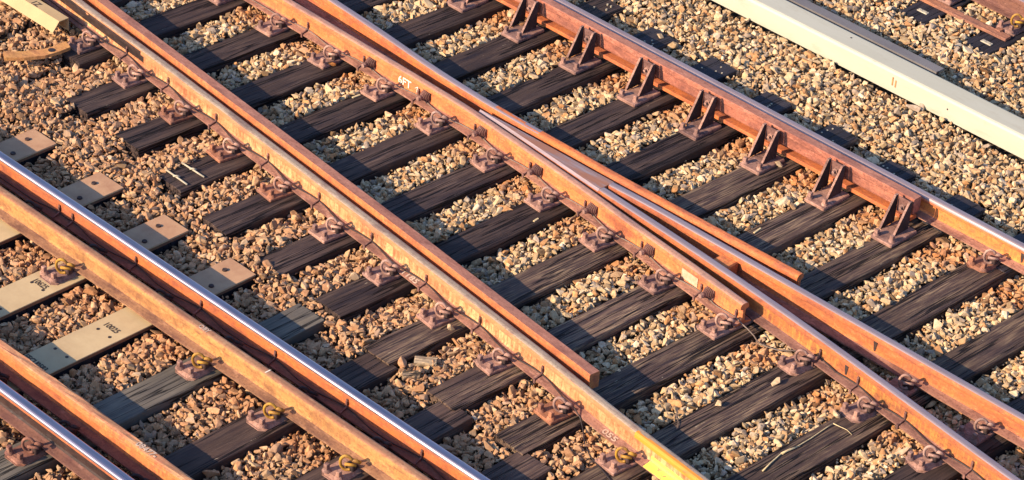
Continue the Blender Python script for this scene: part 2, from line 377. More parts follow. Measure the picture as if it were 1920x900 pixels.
for j, xc in T1X.items():
    if j <= 3:
        mb = MB(); w = 0.122
        mb.box(-w, w, 0, Y1-Y0, -0.006, 0.0, 0, 0.002)
        o = mb.build('composite_sleeper', 'composite' if j > 1 else 'composite', None, (xc, Y0, ZT))
        e = MB(); e.box(-w+0.002, w-0.002, 0.004, Y1-Y0-0.004, -0.028, -0.0065); e.build('edge_band', 'composite_edge', o)
        e = MB(); e.box(-w+0.012, w-0.012, 0.014, Y1-Y0-0.014, -0.16, -0.0285); e.build('core', 'timber_black', o)
        e = MB(); e.box(-w+0.001, w-0.001, 2.16, Y1-Y0-0.001, 0.0005, 0.0035); e.build('end_plate', 'composite_end', o)
        for (bx, by) in ((-0.035, 0.50-Y0-0.075), (0.045, 0.245-Y0)):
            e = MB(); e.cyl((bx, by, 0.0), (bx, by, 0.013), 0.019, 0.016, 14); e.build('bolt', 'steel_dark', o)
        for (bx, by) in ((-0.055, 1.17), (0.055, 1.17), (-0.05, 1.49), (0.06, 1.49)):
            e = MB(); e.cyl((bx, by, 0.0), (bx, by, 0.0025), 0.011, 0.010, 12); e.build('hole', 'rubber', o)
    else:
        mb = sleeper_mb(Y1-Y0, 0.24, 0.15, 300+j, 0.005, 0.002)
        o = mb.build('wooden_sleeper', 'timber_grey' if j == 4 else 'timber_brown', None, (xc, Y0, ZT), math.pi/2)
    tag(o, T1L[j], 'sleeper', 'sleepers of the shiny track'); T1[j] = o

# third track, far right: two black sleeper ends
for i, xc in enumerate((-10.95, -10.365, -9.775, -9.19, -8.6)):
    mb = sleeper_mb(1.9, 0.245, 0.15, 400+i, 0.006, 0.002)
    o = mb.build('timber_sleeper', 'timber_black', None, (xc, 6.535, ZS-0.006), math.pi/2)
    tag(o, ['black sleeper end at the far right, beyond the top edge', 'black sleeper end with pale oblong mark, under the middle of the flat bar',
            'black sleeper end with pale oblong mark, under the free end of the flat bar', 'black sleeper end at the far right, past the bar end', 'black sleeper end at the far right edge'][i], 'sleeper', 'black sleepers of the far track')
    mb = MB(); mb.box(0.115, 0.155, -0.047, 0.047, -0.001, 0.006, 0, 0.004); mb.cyl((0.135, -0.02, 0.0), (0.135, -0.02, 0.009), 0.012); mb.cyl((0.135, 0.022, 0.0), (0.135, 0.022, 0.009), 0.012)
    mb.build('end_mark', 'strap_metal', o)

# ------------------------------------------------------------------ rails
P1 = [(-15.5, -1.505), (-4.5, -1.505)]; P2 = [(-15.5, -1.258), (-4.5, -1.258)]; P3 = [(-15.5, -0.252), (-4.5, -0.252)]; P4 = [(-15.5, 0.0), (-4.5, 0.0)]
P5 = [(-15.6, 1.83), (-14.05, 1.657), (-13.0, 1.561), (-11.77, 1.432), (-10.18, 1.260), (-9.05, 1.127), (-8.265, 1.022), (-7.607, 0.952), (-5.6, 0.73)]
P6 = [(-15.4, 1.935), (-13.94, 1.767), (-12.63, 1.630), (-11.27, 1.487), (-10.37, 1.390), (-9.71, 1.312), (-8.662, 1.195)]
P7 = [(-15.4, 2.862), (-13.5, 2.832), (-12.5, 2.812), (-11.758, 2.795), (-11.227, 2.772), (-10.178, 2.667), (-9.56, 2.590), (-9.0, 2.525), (-8.572, 2.470)]
P8 = [(-15.4, 3.345), (-13.3, 3.112), (-12.5, 3.045), (-11.8, 2.974), (-11.2, 2.945), (-10.5, 2.945), (-10.04, 2.946), (-9.2, 2.972), (-8.556, 2.992)]
P9 = [(-10.45, 2.778), (-9.9, 2.737), (-9.3, 2.690), (-8.86, 2.650), (-8.3, 2.590), (-7.7, 2.512), (-6.8, 2.383), (-6.4, 2.328), (-5.0, 2.14)]
P10 = [(-10.06, 2.838), (-9.7, 2.852), (-9.0, 2.855), (-4.6, 2.855)]
P11 = [(-15.4, 4.382), (-4.6, 4.382)]
P11C = [(-15.4, 4.252), (-8.60, 4.252)]
P12 = [(-15.4, 7.128), (-4.6, 7.128)]
R = {}
R[1], _ = rail('running_rail', P1, ['polished', 'rust_bright', 'rust_brown', 'dark_web'], 'mirror polished running rail crossing the lower left corner', 'rail', 'polished running rails')  # near-black web colour stands in for shade cast on this rail's side
R[2], _ = rail('guard_rail', P2, ['rust_tantop', 'rust_orange', 'rust_brown'], 'rough rusty guard rail with the number 08477 chalked on top', 'rail', 'guard rails between the polished rails', rough=0.0022)
R[3], _ = rail('guard_rail', P3, ['rust_tantop', 'rust_tan', 'rust_tanfoot'], 'tan coloured guard rail with yellow clips, chalked O8Y on top', 'rail', 'guard rails between the polished rails')
R[4], _ = rail('running_rail', P4, ['polished', 'rust_bright', 'rust_brown'], 'long mirror polished running rail beside the tan guard rail', 'rail', 'polished running rails')
R[5], p5 = rail('running_rail', P5, ['dull_head', 'rust_pale', 'rust_foot', 'rust_cream'], 'rusty rail with pale streaked web and a yellow sprayed lower end', 'rail')
R[6], p6 = rail('check_rail', P6, ['pink_top', 'rust_orange', 'rust_pink'], 'flat topped rusty check rail ending bluntly beside the pale streaked rail', 'check rail', None, 0.02, CHECKP, lambda j: 0 if j < 2 else 1)
R[7], p7 = rail('wing_rail', P7, ['wing_top', 'rust_orange', 'rust_foot'], 'orange rusty wing rail chalked 6FT, with spring washer bolts along its web', 'rail')
R[8], p8 = rail('wing_rail', P8, ['worn_head', 'rust_bright', 'rust_foot'], 'orange rusty wing rail behind the crossing nose, blunt end over open ballast', 'rail', None, -0.003)
for p in R[8].data.polygons:
    if p.material_index == 0 and p.center.x+R[8].location.x > -11.3+0.16*(p.index*7 % 11)/2.0: p.material_index = 1
R[11], p11 = rail('running_rail', P11, ['worn_head', 'rust_bright', 'rust_foot', 'rust_gold'], 'worn grey topped running rail behind the bracketed check rail', 'rail', mfun=RM)
R[12], p11c = rail('check_rail', P11C, ['pink_top', 'rust_pink', 'rust_pink'], 'pinkish flat topped check rail held up by the row of gusset brackets', 'check rail', None, 0.03, CHECKP, lambda j: 0 if j < 2 else 1)
R[13], _ = rail('running_rail', P12, ['worn_head', 'rust_brown', 'rust_brown'], 'brown rail cut off by the top right corner', 'rail')

# crossing vee: nose casting and two rails
vee = tag(empty('crossing_vee', (-11.25, 2.83, -0.16)), 'pointed crossing vee splitting into two worn grey topped rails', 'rail crossing')
vo = (-11.25, 2.83)
mb = MB(); secs = []
for x, l, r_ in ((-11.25, 2.828, 2.850), (-11.0, 2.805, 2.858), (-10.6, 2.765, 2.862), (-10.2, 2.726, 2.868), (-10.04, 2.712, 2.872)):
    dz = -0.012 if x < -11.2 else (-0.005 if x < -10.9 else 0.0)
    prof = [(l+0.014, dz), (r_-0.006, dz-0.004), (r_, dz-0.010), (r_+0.002, -0.04), ((l+r_)/2+0.02, -0.055), ((l+r_)/2+0.02, -0.13), (r_+0.03, -0.147), (r_+0.03, -0.1585),
            (l-0.03, -0.1585), (l-0.03, -0.147), ((l+r_)/2-0.02, -0.13), ((l+r_)/2-0.02, -0.055), (l-0.002, -0.04), (l, dz-0.014)]
    secs.append([(x-vo[0], y-vo[1], z+0.16) for y, z in prof])
n = len(secs[0]); v = [q for s in secs for q in s]
f = []; mi = []
for i in range(len(secs)-1):
    for j in range(n): f.append((i*n+j, (i+1)*n+j, (i+1)*n+(j+1) % n, i*n+(j+1) % n)); mi.append(0 if j in (0,) else 2 if j == len(secs[0])-1 else 1)
f += [tuple(range(n)), tuple(range(len(v)-1, len(v)-n-1, -1))]; mi += [1, 1]
mb.add(v, f, mi); mb.build('nose', ['nose_top', 'rust_bright', 'worn_head'], vee)
p9v = resample([(-10.038, y_at(P9, -10.038))]+[q for q in P9 if q[0] > -10.0]); p9 = p9v
sweep(RAILP, p9v, RMD, 0.16, vo).build('point_rail', ['worn_head', 'rust_bright', 'rust_foot', 'rust_gold'], vee)
p10 = resample([(-10.038, 2.838)]+[q for q in P10 if q[0] > -10.0])
pr = sweep(RAILP, p10, RMD, 0.161, vo).build('splice_rail', ['worn_head', 'rust_bright', 'rust_foot', 'rust_orange'], vee)
mb = MB(); mb.box(-9.06-vo[0], -8.93-vo[0], 2.69-vo[1], 2.84-vo[1], 0.03, 0.125, 0, 0.01); mb.build('spacer_block', 'rust_orange', vee)

# parts of the rails: weld collars, clamps, spring bolts, marks
def on(path, x, off): 
    s = slope_at(path, x); c = 1/math.hypot(1, s); return (x-s*c*off, y_at(path, x)+c*off)
def place(o, parent, x, y, z, rz=0.0):
    o.parent = parent; o.location = (x-parent.location.x, y-parent.location.y, z-parent.location.z); o.rotation_euler = (0, 0, rz); return o

def text_mb(s, size, depth=0.0012):
    cu = bpy.data.curves.new('mark', 'FONT'); cu.body = s; cu.size = size; cu.extrude = depth; cu.offset = 0.0012; cu.resolution_u = 3
    o = bpy.data.objects.new('mark', cu); C.objects.link(o)
    dg = bpy.context.evaluated_depsgraph_get(); me = bpy.data.meshes.new_from_object(o.evaluated_get(dg))
    bpy.data.objects.remove(o); bpy.data.curves.remove(cu); return me
def text(s, size, mat, parent, org, ex, ey, name='painted_mark', wide=1.0, jitter=0.0):
    me = text_mb(s, size); ex = Vector(ex).normalized(); ez = ex.cross(Vector(ey)).normalized(); ey = ez.cross(ex)
    rr = np.random.default_rng(len(s)); 
    for v in me.vertices:
        q = v.co; v.co = ex*(q.x*wide+jitter*rr.normal())+ey*(q.y+jitter*rr.normal())+ez*q.z
    me.materials.clear(); me.materials.append(M[mat]); me.name = name
    o = bpy.data.objects.new(name, me); C.objects.link(o); o.parent = parent
    o.location = Vector(org)-parent.location; return o

sl7 = slope_at(P7, -12.1)
x7, y7 = on(P7, -11.99, -0.0118)
text('6FT', 0.084, 'white_paint', R[7], (x7, y7, -0.117), (1, sl7, 0), (0, 0, 1), jitter=0.0)
mb = MB()
mb.tube([(0, 0, 0), (0.006, 0, 0.05)], 0.0035, 6); mb.tube([(-0.017, 0, 0.032), (0.006, 0, 0.052), (0.024, 0, 0.028)], 0.0035, 6); mb.tube([(0.004, 0, 0.075), (0.006, 0, 0.098)], 0.0035, 6)
xa, ya = on(P7, -11.80, -0.0125); place(mb.build('painted_arrow', 'white_paint'), R[7], xa, ya, -0.120)
s5 = slope_at(P5, -9.7)
xa, ya = on(P5, -10.32, -0.064); text('1185', 0.054, 'chalk', R[5], (xa, ya, -0.1450), (1, s5, 0), (-s5*1.0, 1, 0.21), wide=1.5, jitter=0.0006)
xa, ya = on(P5, -8.381, -0.064); text('055', 0.052, 'chalk', R[5], (xa, ya, -0.1450), (1, s5, 0), (-s5, 1, 0.21), wide=1.6, jitter=0.0006)
text('08477-', 0.056, 'chalk', R[2], (-9.892, -1.281, 0.0022), (1, 0, 0), (0, 1, 0), wide=1.05, jitter=0.0008)
text('O8Y', 0.046, 'chalk', R[3], (-10.534, -0.272, 0.0004), (1, 0, 0), (0, 1, 0), wide=1.0, jitter=0.0008)
mb = MB(); mb.box(-0.004, 0.004, -0.02, 0.02, 0, 0.0015); place(mb.build('painted_mark', 'white_paint'), R[3], -9.93, -0.252, -0.001)
text('10625', 0.060, 'black_paint', T1[2], (-11.76, -0.56, ZT+0.0008), (1, 0, 0), (0, 1, 0), 'stamped_number', 0.85)
text('10025', 0.060, 'black_paint', T1[3], (-11.12, -0.52, ZT+0.0008), (1, 0, 0), (0, 1, 0), 'stamped_number', 0.85)
text('EECU0583', 0.058, 'black_paint', T1[3], (-11.165, -1.085, ZT+0.0008), (1, 0, 0), (0, 1, 0), 'stamped_code', 0.78)
text('5EC', 0.058, 'black_paint', T1[3], (-11.08, -1.83, ZT+0.0008), (1, 0, 0), (0, 1, 0), 'stamped_code', 0.8)

def weld(parent, path, x, mat):
    xa, ya = on(path, x, -0.0095); s = math.atan(slope_at(path, x)); mb = MB()
    mb.add([(-0.016, -0.004, 0.10), (0.016, -0.004, 0.10), (0.006, -0.003, 0.02), (-0.006, -0.003, 0.02), (-0.016, 0.006, 0.10), (0.016, 0.006, 0.10), (0.006, 0.006, 0.02), (-0.006, 0.006, 0.02)],
           [(0, 3, 2, 1), (0, 1, 5, 4), (1, 2, 6, 5), (3, 0, 4, 7)])
    place(mb.build('weld_scar', mat), parent, xa, ya, -0.145, s)
def wpos(parent): return parent
weld(vee, P9, -7.79, 'steel_dark'); weld(vee, P10, -7.83, 'steel_dark'); weld(R[11], P11, -7.82, 'steel_dark')
# number plate on the wing rail
xa, ya = on(P7, -9.06, -0.013); mb = MB(); mb.box(-0.075, 0.075, -0.002, 0.002, 0, 0.07, 0, 0.001)
place(mb.build('label_plate', 'sticker'), R[7], xa, ya, -0.125, math.atan(slope_at(P7, -9.06)))
# yellow spray and orange paint on the lower end of the pale rail
ps = p5[(p5[:, 0] > -8.08) & (p5[:, 0] < -7.2)]
SPR = [(-0.0108, -0.100), (-0.0108, -0.12), (-0.0172, -0.1335), (-0.031, -0.1388), (-0.0712, -0.1468), (-0.0712, -0.149), (-0.029, -0.142), (-0.015, -0.136), (-0.0088, -0.12), (-0.0088, -0.100)]
o5 = (P5[0][0], P5[0][1])
ps2 = resample([(x, y) for x, y in ps[::3]], 0.03)
mb = sweep(SPR, ps2, lambda j: 0, 0.16, o5, 0.0006); mb.build('yellow_spray', 'yellow_spray', R[5])
HDP = [(-0.0258, -0.0008), (-0.006, -0.0002), (-0.006, -0.003), (-0.030, -0.010), (-0.033, -0.018), (-0.033, -0.036), (-0.0362, -0.0365), (-0.0358, -0.0155), (-0.0325, -0.0062)]
ps3 = resample([(x, y) for x, y in p5[(p5[:, 0] > -8.2) & (p5[:, 0] < -6.9)][::3]], 0.05)
sweep(HDP, ps3, lambda j: 0, 0.16, o5, 0.0003).build('orange_paint', 'orange_paint', R[5])
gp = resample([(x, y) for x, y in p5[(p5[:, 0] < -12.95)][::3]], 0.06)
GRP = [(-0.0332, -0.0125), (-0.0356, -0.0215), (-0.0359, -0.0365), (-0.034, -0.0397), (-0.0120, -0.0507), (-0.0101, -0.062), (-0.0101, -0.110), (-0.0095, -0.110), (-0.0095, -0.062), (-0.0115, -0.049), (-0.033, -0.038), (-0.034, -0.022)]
sweep(GRP, gp, lambda j: 0, 0.16, o5, 0.0003).build('dark_web_strip', 'dark_web', R[5])  # darker strip over the head side and web of the rail's upper stretch
mb = MB(); mb.box(-15.4, -8.62, 4.212, 4.306, -0.156, -0.130, 0, 0.003)
q = mb.build('foot_ledge', 'rust_bright'); place(q, R[12], 0, 0, 0)
# small clamp plates on the far side of the check rail
for i in range(-3, 9):
    x = UC(i)+0.26
    xa, ya = on(P6, x, 0.04); mb = MB(); mb.box(-0.055, 0.055, -0.004, 0.075, -0.09, -0.078, 0, 0.004)
    place(mb.build('clamp_plate', 'rust_pink'), R[6], xa, ya, 0, math.atan(slope_at(P6, x)))

# spring-washer bolts on the wing rail's web
for i, x in enumerate((-12.98, -12.40, -11.84, -11.27, -10.71, -10.145, -9.575, -9.01, )):
    pass
SPX = [(693, 119), (798, 180), (899.5, 249), (1002, 322), (1104, 395.5), (1212, 472), (1323.5, 553)]
def unproj(px, py, z):
    d = np.array([(px-960)/CF, -(py-450)/CF, 1.0]); d = d[0]*AR+d[1]*AU+d[2]*AF
    return CPOS+d*(z-CPOS[2])/d[2]
for px, py in SPX:
    x = unproj(px, py, -0.09)[0]; xa, ya = on(P7, x, -0.0095); a = math.atan(slope_at(P7, x))
    b = MB(); b.box(-0.032, 0.040, -0.012, 0.0, -0.062, 0.044, 0, 0.004); bo = place(b.build('spring_bolt', 'steel_gusset'), R[7], xa, ya, -0.088, a)
    w = MB()
    for q in range(5):
        rr = 0.040-0.0055*q; w.cyl((0, -0.013-q*0.0095, 0), (0, -0.0205-q*0.0095, 0), rr, rr, 20)
    w.cyl((0, -0.011, 0), (0, -0.072, 0), 0.019, 0.019, 12); ww = w.build('washer_stack', 'steel_gusset'); ww.parent = bo
    w = MB(); w.cyl((0, -0.072, 0), (0, -0.090, 0), 0.019, 0.016, 6); ww = w.build('nut', 'rust_plate'); ww.parent = bo

# ------------------------------------------------------------------ fastenings
def clip_path():
    e1 = Vector((0.78, 0.62, 0)); e2 = Vector((0.05, -0.12, 0.99)); c = Vector((0.034, -0.139, 0.080)); pts = []
    for i in range(25):
        a = math.radians(28+i*(302-28)/24); pts.append(c+e1*0.037*math.cos(a)+e2*0.055*math.sin(a))
    return c, e1, e2, pts
def fastening_parts(root, plate='rust_plate', clip='rust_clip', plate_on=True, rd=False):
    if plate_on:
        mb = MB(); mb.rbox(-0.083, 0.083, -0.246, 0.125, 0.001, 0.020, 0.005 if not rd else 0.03); mb.build('baseplate', plate, root)
        for bx, by in ((-0.045, -0.218), (0.050, -0.215)):
            s = MB(); s.cyl((bx, by, 0.020), (bx, by, 0.036), 0.029, 0.019, 16); s.box(bx-0.014, bx+0.014, by-0.014, by+0.014, 0.036, 0.070, 0, 0.003); s.build('screw', plate, root)
    h = MB(); h.rbox(0.004, 0.066, -0.122, -0.076, 0.0202, 0.056, 0.006); h.build('clip_housing', 'steel_dark', root)
    c, e1, e2, pts = clip_path()
    m = MB(); m.tube(pts, 0.0092, 8); m.tube([c-e1*0.012-e2*0.012, c+e1*0.055-e2*0.014], 0.0098, 8)
    m.tube([pts[0], pts[0]+Vector((0.018, 0.018, -0.006)), pts[0]+Vector((0.030, 0.036, -0.020))], 0.0112, 8); m.build('spring_clip', clip, root)
def fastening(path, k, label, grp, plate='rust_plate', clip='rust_clip', **kw):
    x = uv(UC(k)-0.03, 1.0)[0]
    return fastening_at(path, x, ZS, label, grp, plate, clip, **kw)
PROTO = {}
def fastening_at(path, x, z, label, grp, plate='rust_plate', clip='rust_clip', **kw):
    key = (plate, clip, tuple(kw.items()))
    for _ in range(2): x = x  # position is along the rail
    loc = (x, y_at(path, x), z); rz = math.atan(slope_at(path, x))
    if key in PROTO: o = copy_tree(PROTO[key])
    else: o = empty('rail_fastening', loc, rz); fastening_parts(o, plate, clip, **kw); PROTO[key] = o
    o.location = (loc[0]+random.uniform(-.008, .008), loc[1]+random.uniform(-.003, .003), loc[2]); o.rotation_euler = (0, 0, rz+random.uniform(-.035, .035)); return tag(o, label, 'rail fastening', grp)
def kx(path, k):
    x = UC(k)
    for _ in range(4): y = y_at(path, x); v = x*SN+y*CS; x = uv(UC(k)-0.045, v)[0]
    return x
for k_ in range(0, 13):
    if k_ == KY: fastening_at(P5, kx(P5, k_), ZS, 'yellow coil clip and baseplate at the yellow sprayed rail end', 'fastenings of the pale streaked rail', 'rust_plate', 'yellow_clip')
    else: fastening_at(P5, kx(P5, k_), ZS, 'coil clip baseplate of the pale streaked rail, %s' % where(k_)[4:], 'fastenings of the pale streaked rail', 'rust_plateorange' if k_ in (2, 3, 4, 9) else 'rust_plate')
for k_ in range(-1, 10):
    fastening_at(P7, kx(P7, k_), ZS, 'coil clip baseplate of the chalked wing rail, %s' % where(k_)[4:], 'fastenings of the wing rail')
for k_ in (10, 11, 12, 13):
    fastening_at(P9, kx(P9, k_), ZS, 'coil clip baseplate below the wing rail end, %s' % where(k_)[4:], 'fastenings of the crossing vee', 'rust_plate', 'rust_clip', rd=True)
for k_, px in ((11, (1693, 714)), (12, (1830, 796)), (13, None)):
    x = unproj(px[0], px[1], -0.12)[0] if px else kx(P10, 13)
    fastening_at(P10, x, ZS, 'coil clip between the two vee rails, %s' % where(k_)[4:], 'fastenings of the crossing vee', 'rust_plate', 'rust_clip')
fastening_at(P11, kx(P11, 10), ZS, 'single rusty baseplate with coil clip just past the bracketed check rail', 'fastenings of the far rail', 'rust_plateorange', 'rust_clip', rd=True)
fastening_at(P11, kx(P11, 11), ZS, 'rusty baseplate with coil clip on the far rail at the right edge', 'fastenings of the far rail', 'rust_plateorange', 'rust_clip', rd=True)
T1S = {-1: 'topmost', 0: 'topmost visible', 1: 'second pale', 2: '10625 stamped', 3: '10025 stamped', 4: 'grey', 5: 'first brown', 6: 'second brown', 7: 'third brown', 8: 'fourth brown', 9: 'fifth brown'}
for j in range(2, 9):
    if j == 3: continue
    fastening_at(P3, T1X[j]-0.0, ZT+0.004, 'yellow coil clip holding the tan guard rail on the %s sleeper' % T1S[j], 'clips of the tan guard rail', 'rust_plate', 'yellow_clip', rd=True)
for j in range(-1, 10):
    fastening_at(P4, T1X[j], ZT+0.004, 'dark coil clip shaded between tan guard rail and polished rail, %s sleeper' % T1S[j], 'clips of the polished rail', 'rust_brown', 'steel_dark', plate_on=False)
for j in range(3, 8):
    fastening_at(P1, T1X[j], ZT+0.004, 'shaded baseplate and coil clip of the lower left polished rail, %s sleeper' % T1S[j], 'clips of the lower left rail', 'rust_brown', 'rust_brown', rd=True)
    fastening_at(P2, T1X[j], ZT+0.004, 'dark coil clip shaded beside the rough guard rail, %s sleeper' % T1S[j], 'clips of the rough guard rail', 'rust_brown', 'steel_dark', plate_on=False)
fastening_at(P12, -9.775, ZS, 'yellow coil clip and baseplate at the top right corner', 'fastenings of the far corner rail', 'rust_plate', 'yellow_clip', rd=True)
fastening_at(P12, -10.365, ZS, 'brown baseplate at the top edge of the picture, far corner rail', 'fastenings of the far corner rail', 'rust_plate', 'rust_clip')

# ------------------------------------------------------------------ gusset brackets of the far check rail
def bracket_parts(root):
    # local y towards the rail, y = 0 at the bracket's upright back, z = 0 on the sleeper
    mb = MB(); mb.rbox(-0.099, 0.072, -0.252, 0.03, 0.001, 0.022, 0.006); mb.build('base_plate', 'rust_plate', root)
    for gx in (-0.106, 0.010):
        g = MB(); g.prism([(-0.150, 0.0225), (-0.002, 0.0225), (-0.002, 0.236), (-0.030, 0.236)], 'x', gx-0.008, gx+0.008)
        g.m = [1, 1, 0, 0, 0, 0]; g.build('gusset', ['rust_plate', 'steel_dark'], root)  # side faces coloured dark to paint in their shade; edges keep the plate rust
    b = MB(); b.box(-0.096, 0.000, -0.006, 0.004, 0.115, 0.224, 0, 0.003); b.build('back_plate', 'steel_gusset', root)
    b = MB(); b.cyl((-0.046, -0.0065, 0.165), (-0.046, -0.020, 0.165), 0.023, 0.020, 6); b.cyl((-0.046, -0.020, 0.165), (-0.046, -0.042, 0.165), 0.011, 0.010, 10); b.build('bolt', 'rust_plate', root)
    b = MB(); b.box(-0.075, -0.02, 0.0045, 0.048, 0.12, 0.19); b.build('spacer', 'rust_brown', root)
    for bx, by in ((-0.074, -0.222), (0.040, -0.205)):
        s = MB(); s.cyl((bx, by, 0.022), (bx, by, 0.036), 0.025, 0.018, 14); s.box(bx-0.014, bx+0.014, by-0.014, by+0.014, 0.036, 0.066, 0, 0.003); s.build('screw', 'rust_plate', root)
first = None
for k_ in range(0, 10):
    x = kx(P11C, k_)-0.005
    if first is None: first = empty('check_rail_bracket', (0, 0, 0)); bracket_parts(first); o = first
    else: o = copy_tree(first)
    o.location = (x, 4.163, ZS)
    tag(o, 'gusset bracket of the pinkish check rail, %s' % where(k_)[4:], 'bracket', 'gusset brackets of the far check rail')

# ------------------------------------------------------------------ heating cables with web clips
def cable(path, x0, x1, clips, label, mat='rubber', tail=None, sag=0.03):
    root = tag(empty('heating_cable', (x0, y_at(path, x0), -0.145)), label, 'cable', 'cables clipped along the rails')
    xs = np.arange(x0, x1+0.001, 0.04); pts = []
    cl = sorted(clips)
    for x in xs:
        d = min([abs(x-c) for c in cl]+[0.28]); t = min(d/0.26, 1.0); off = -0.019-sag*t*t*(3-2*t)
        z = -0.1335-0.2*max(0, -off-0.03)+0.005
        a, b = on(path, x, off); pts.append((a-root.location.x, b-root.location.y, z-root.location.z))
    if tail: pts += [(a-root.location.x, b-root.location.y, z-root.location.z) for a, b, z in tail]
    m = MB(); m.tube(pts, 0.0045, 6); m.build('cable', mat, root)
    for c in cl:
        a, b = on(path, c, -0.010); rz = math.atan(slope_at(path, c)); m = MB()
        m.box(-0.012, 0.004, -0.010, -0.001, -0.128, -0.072, 0, 0.002); m.box(-0.006, 0.006, -0.016, -0.010, -0.105, -0.085)
        m.add([(-0.005, -0.012, -0.122), (0.005, -0.012, -0.122), (0.005, -0.066, -0.1425), (-0.005, -0.066, -0.1425), (-0.005, -0.012, -0.134), (0.005, -0.012, -0.134), (0.005, -0.066, -0.1475), (-0.005, -0.066, -0.1475)],
              [(0, 3, 2, 1), (0, 1, 5, 4), (1, 2, 6, 5), (2, 3, 7, 6), (3, 0, 4, 7)])
        m.box(-0.008, 0.008, -0.068, -0.061, -0.172, -0.138)
        o = m.build('cable_clip', 'steel_gusset'); place(o, root, a, b, 0, rz)
    return root
def cx(pts, z=-0.11): return [float(unproj(a, b, z)[0]) for a, b in pts]
tl = [tuple(unproj(a, b, z)) for a, b, z in ((1056, 745, -0.125), (1075, 762, -0.11), (1088, 783, -0.15), (1092, 800, -0.18), (1097, 835, -0.19), (1108, 858, -0.185), (1128, 880, -0.178), (1148, 905, -0.178), (1165, 930, -0.178))]
c5 = cx([(231, 100), (315, 155), (406, 223), (497, 300), (597, 372), (698, 447), (801, 525), (899, 605), (1017, 697)])
cable(P5, -14.6, float(tl[0][0])-0.05, c5, 'black cable clipped along the pale streaked rail, drooping onto the ballast', 'rubber', tl)
c7 = [float(unproj(a, b, -0.09)[0])-0.075 for a, b in SPX]+cx([(580, 50)])
tl = [tuple(unproj(a, b, z)) for a, b, z in ((1392, 608, -0.13), (1403, 618, -0.14), (1414, 630, -0.15), (1420, 640, -0.19), (1428, 646, -0.2), (1440, 651, -0.17), (1455, 656, -0.16), (1478, 657, -0.155), (1500, 658, -0.14))]
cable(P7, -14.2, float(tl[0][0])-0.05, c7+[-8.62], 'thin wire clipped along the chalked wing rail, bridging its blunt end', 'old_wire', tl)
c9 = cx([(1534, 668), (1608, 718), (1693, 786), (1823, 876)])
cable(P9, -8.05, -5.2, c9, 'black cable clipped along the golden rusty rail below the wing rail end')
c4 = cx([(110, 395), (141, 409), (258, 490), (385, 570), (522, 665), (658, 755), (798, 850)])
cable(P4, -14.0, -6.5, c4, 'black cable clipped along the polished rail beside the tan guard rail')

# ------------------------------------------------------------------ trunking, bars
def trunk_prof(w, h, b): return [(0, 0), (0, h-b), (b*0.35, h-b*0.3), (b, h), (w-b, h), (w-b*0.3, h-b*0.3), (w, h-b), (w, 0), (w-0.006, 0), (w-0.006, h-b-0.004), (w-b-0.004, h-0.008), (b+0.004, h-0.008), (0.006, h-b-0.004), (0.006, 0)]
mb = MB(); mb.prism(trunk_prof(0.215, 0.165, 0.022), 'x', -6.5, 6.5)
o = mb.build('trunking', 'cream_paint', None, (-9.8, 5.525, -0.185)); tag(o, 'long smooth cream painted trunking lying on the ballast at upper right', 'trunking')
for i, (px, py, z) in enumerate(((1596, 71, -0.02), (1804, 190, -0.10), (1686, 150, -0.10))):
    q = unproj(px, py, z); m = MB()
    if i < 2: m.cyl((0, 0.0, 0), (0, -0.004, 0.0), 0.006, 0.006, 8); x, y, zz = q[0], 5.5255, z
    else:
        m.box(-0.022, -0.012, -0.003, 0.0, -0.03, 0.035); m.box(0.006, 0.016, -0.003, 0.0, -0.035, 0.02); x, y, zz = q[0], 5.5245, z
    if i == 0: m = MB(); m.cyl((0, 0, 0), (0, 0, 0.003), 0.007, 0.007, 8); x, y, zz = q[0], q[1], -0.0205
    mo = m.build('scratch' if i == 2 else 'rivet', 'rust_tan' if i == 2 else 'rubber'); mo.parent = o; mo.location = (x-o.location.x, y-o.location.y, zz-o.location.z)
mb = MB(); mb.prism([(0, 0.0), (0, 0.135), (0.088, 0.135), (0.088, 0.125), (0.010, 0.125), (0.010, 0.0)], 'x', -6.0, 0.0)
o = mb.build('angle_bar', 'grey_steel', None, (-9.61, 5.805, -0.185)); tag(o, 'grey steel angle bar with bolt holes behind the cream trunking', 'metal bar')
for x in (-0.455, -0.40, -0.235, -0.05, -0.018):
    m = MB(); m.cyl((x, 0.001, 0.105), (x, -0.0015, 0.105), 0.009, 0.009, 10); m.build('bolt_hole', 'rubber', o)
m = MB(); m.box(0.0, 0.006, -0.002, 0.02, 0.02, 0.138); m.build('end_cap', 'rubber', o)
mb = MB(); mb.box(-2.4, 0.0, 0.0, 0.072, 0, 0.022, 0, 0.003); mb.box(-0.14, -0.09, 0.05, 0.10, 0.004, 0.03, 0, 0.003)
tag(mb.build('flat_bar', 'rust_plateorange', None, (-9.695, 6.79, ZS-0.004)), 'rusty flat bar lying across the two black sleeper ends', 'metal bar')

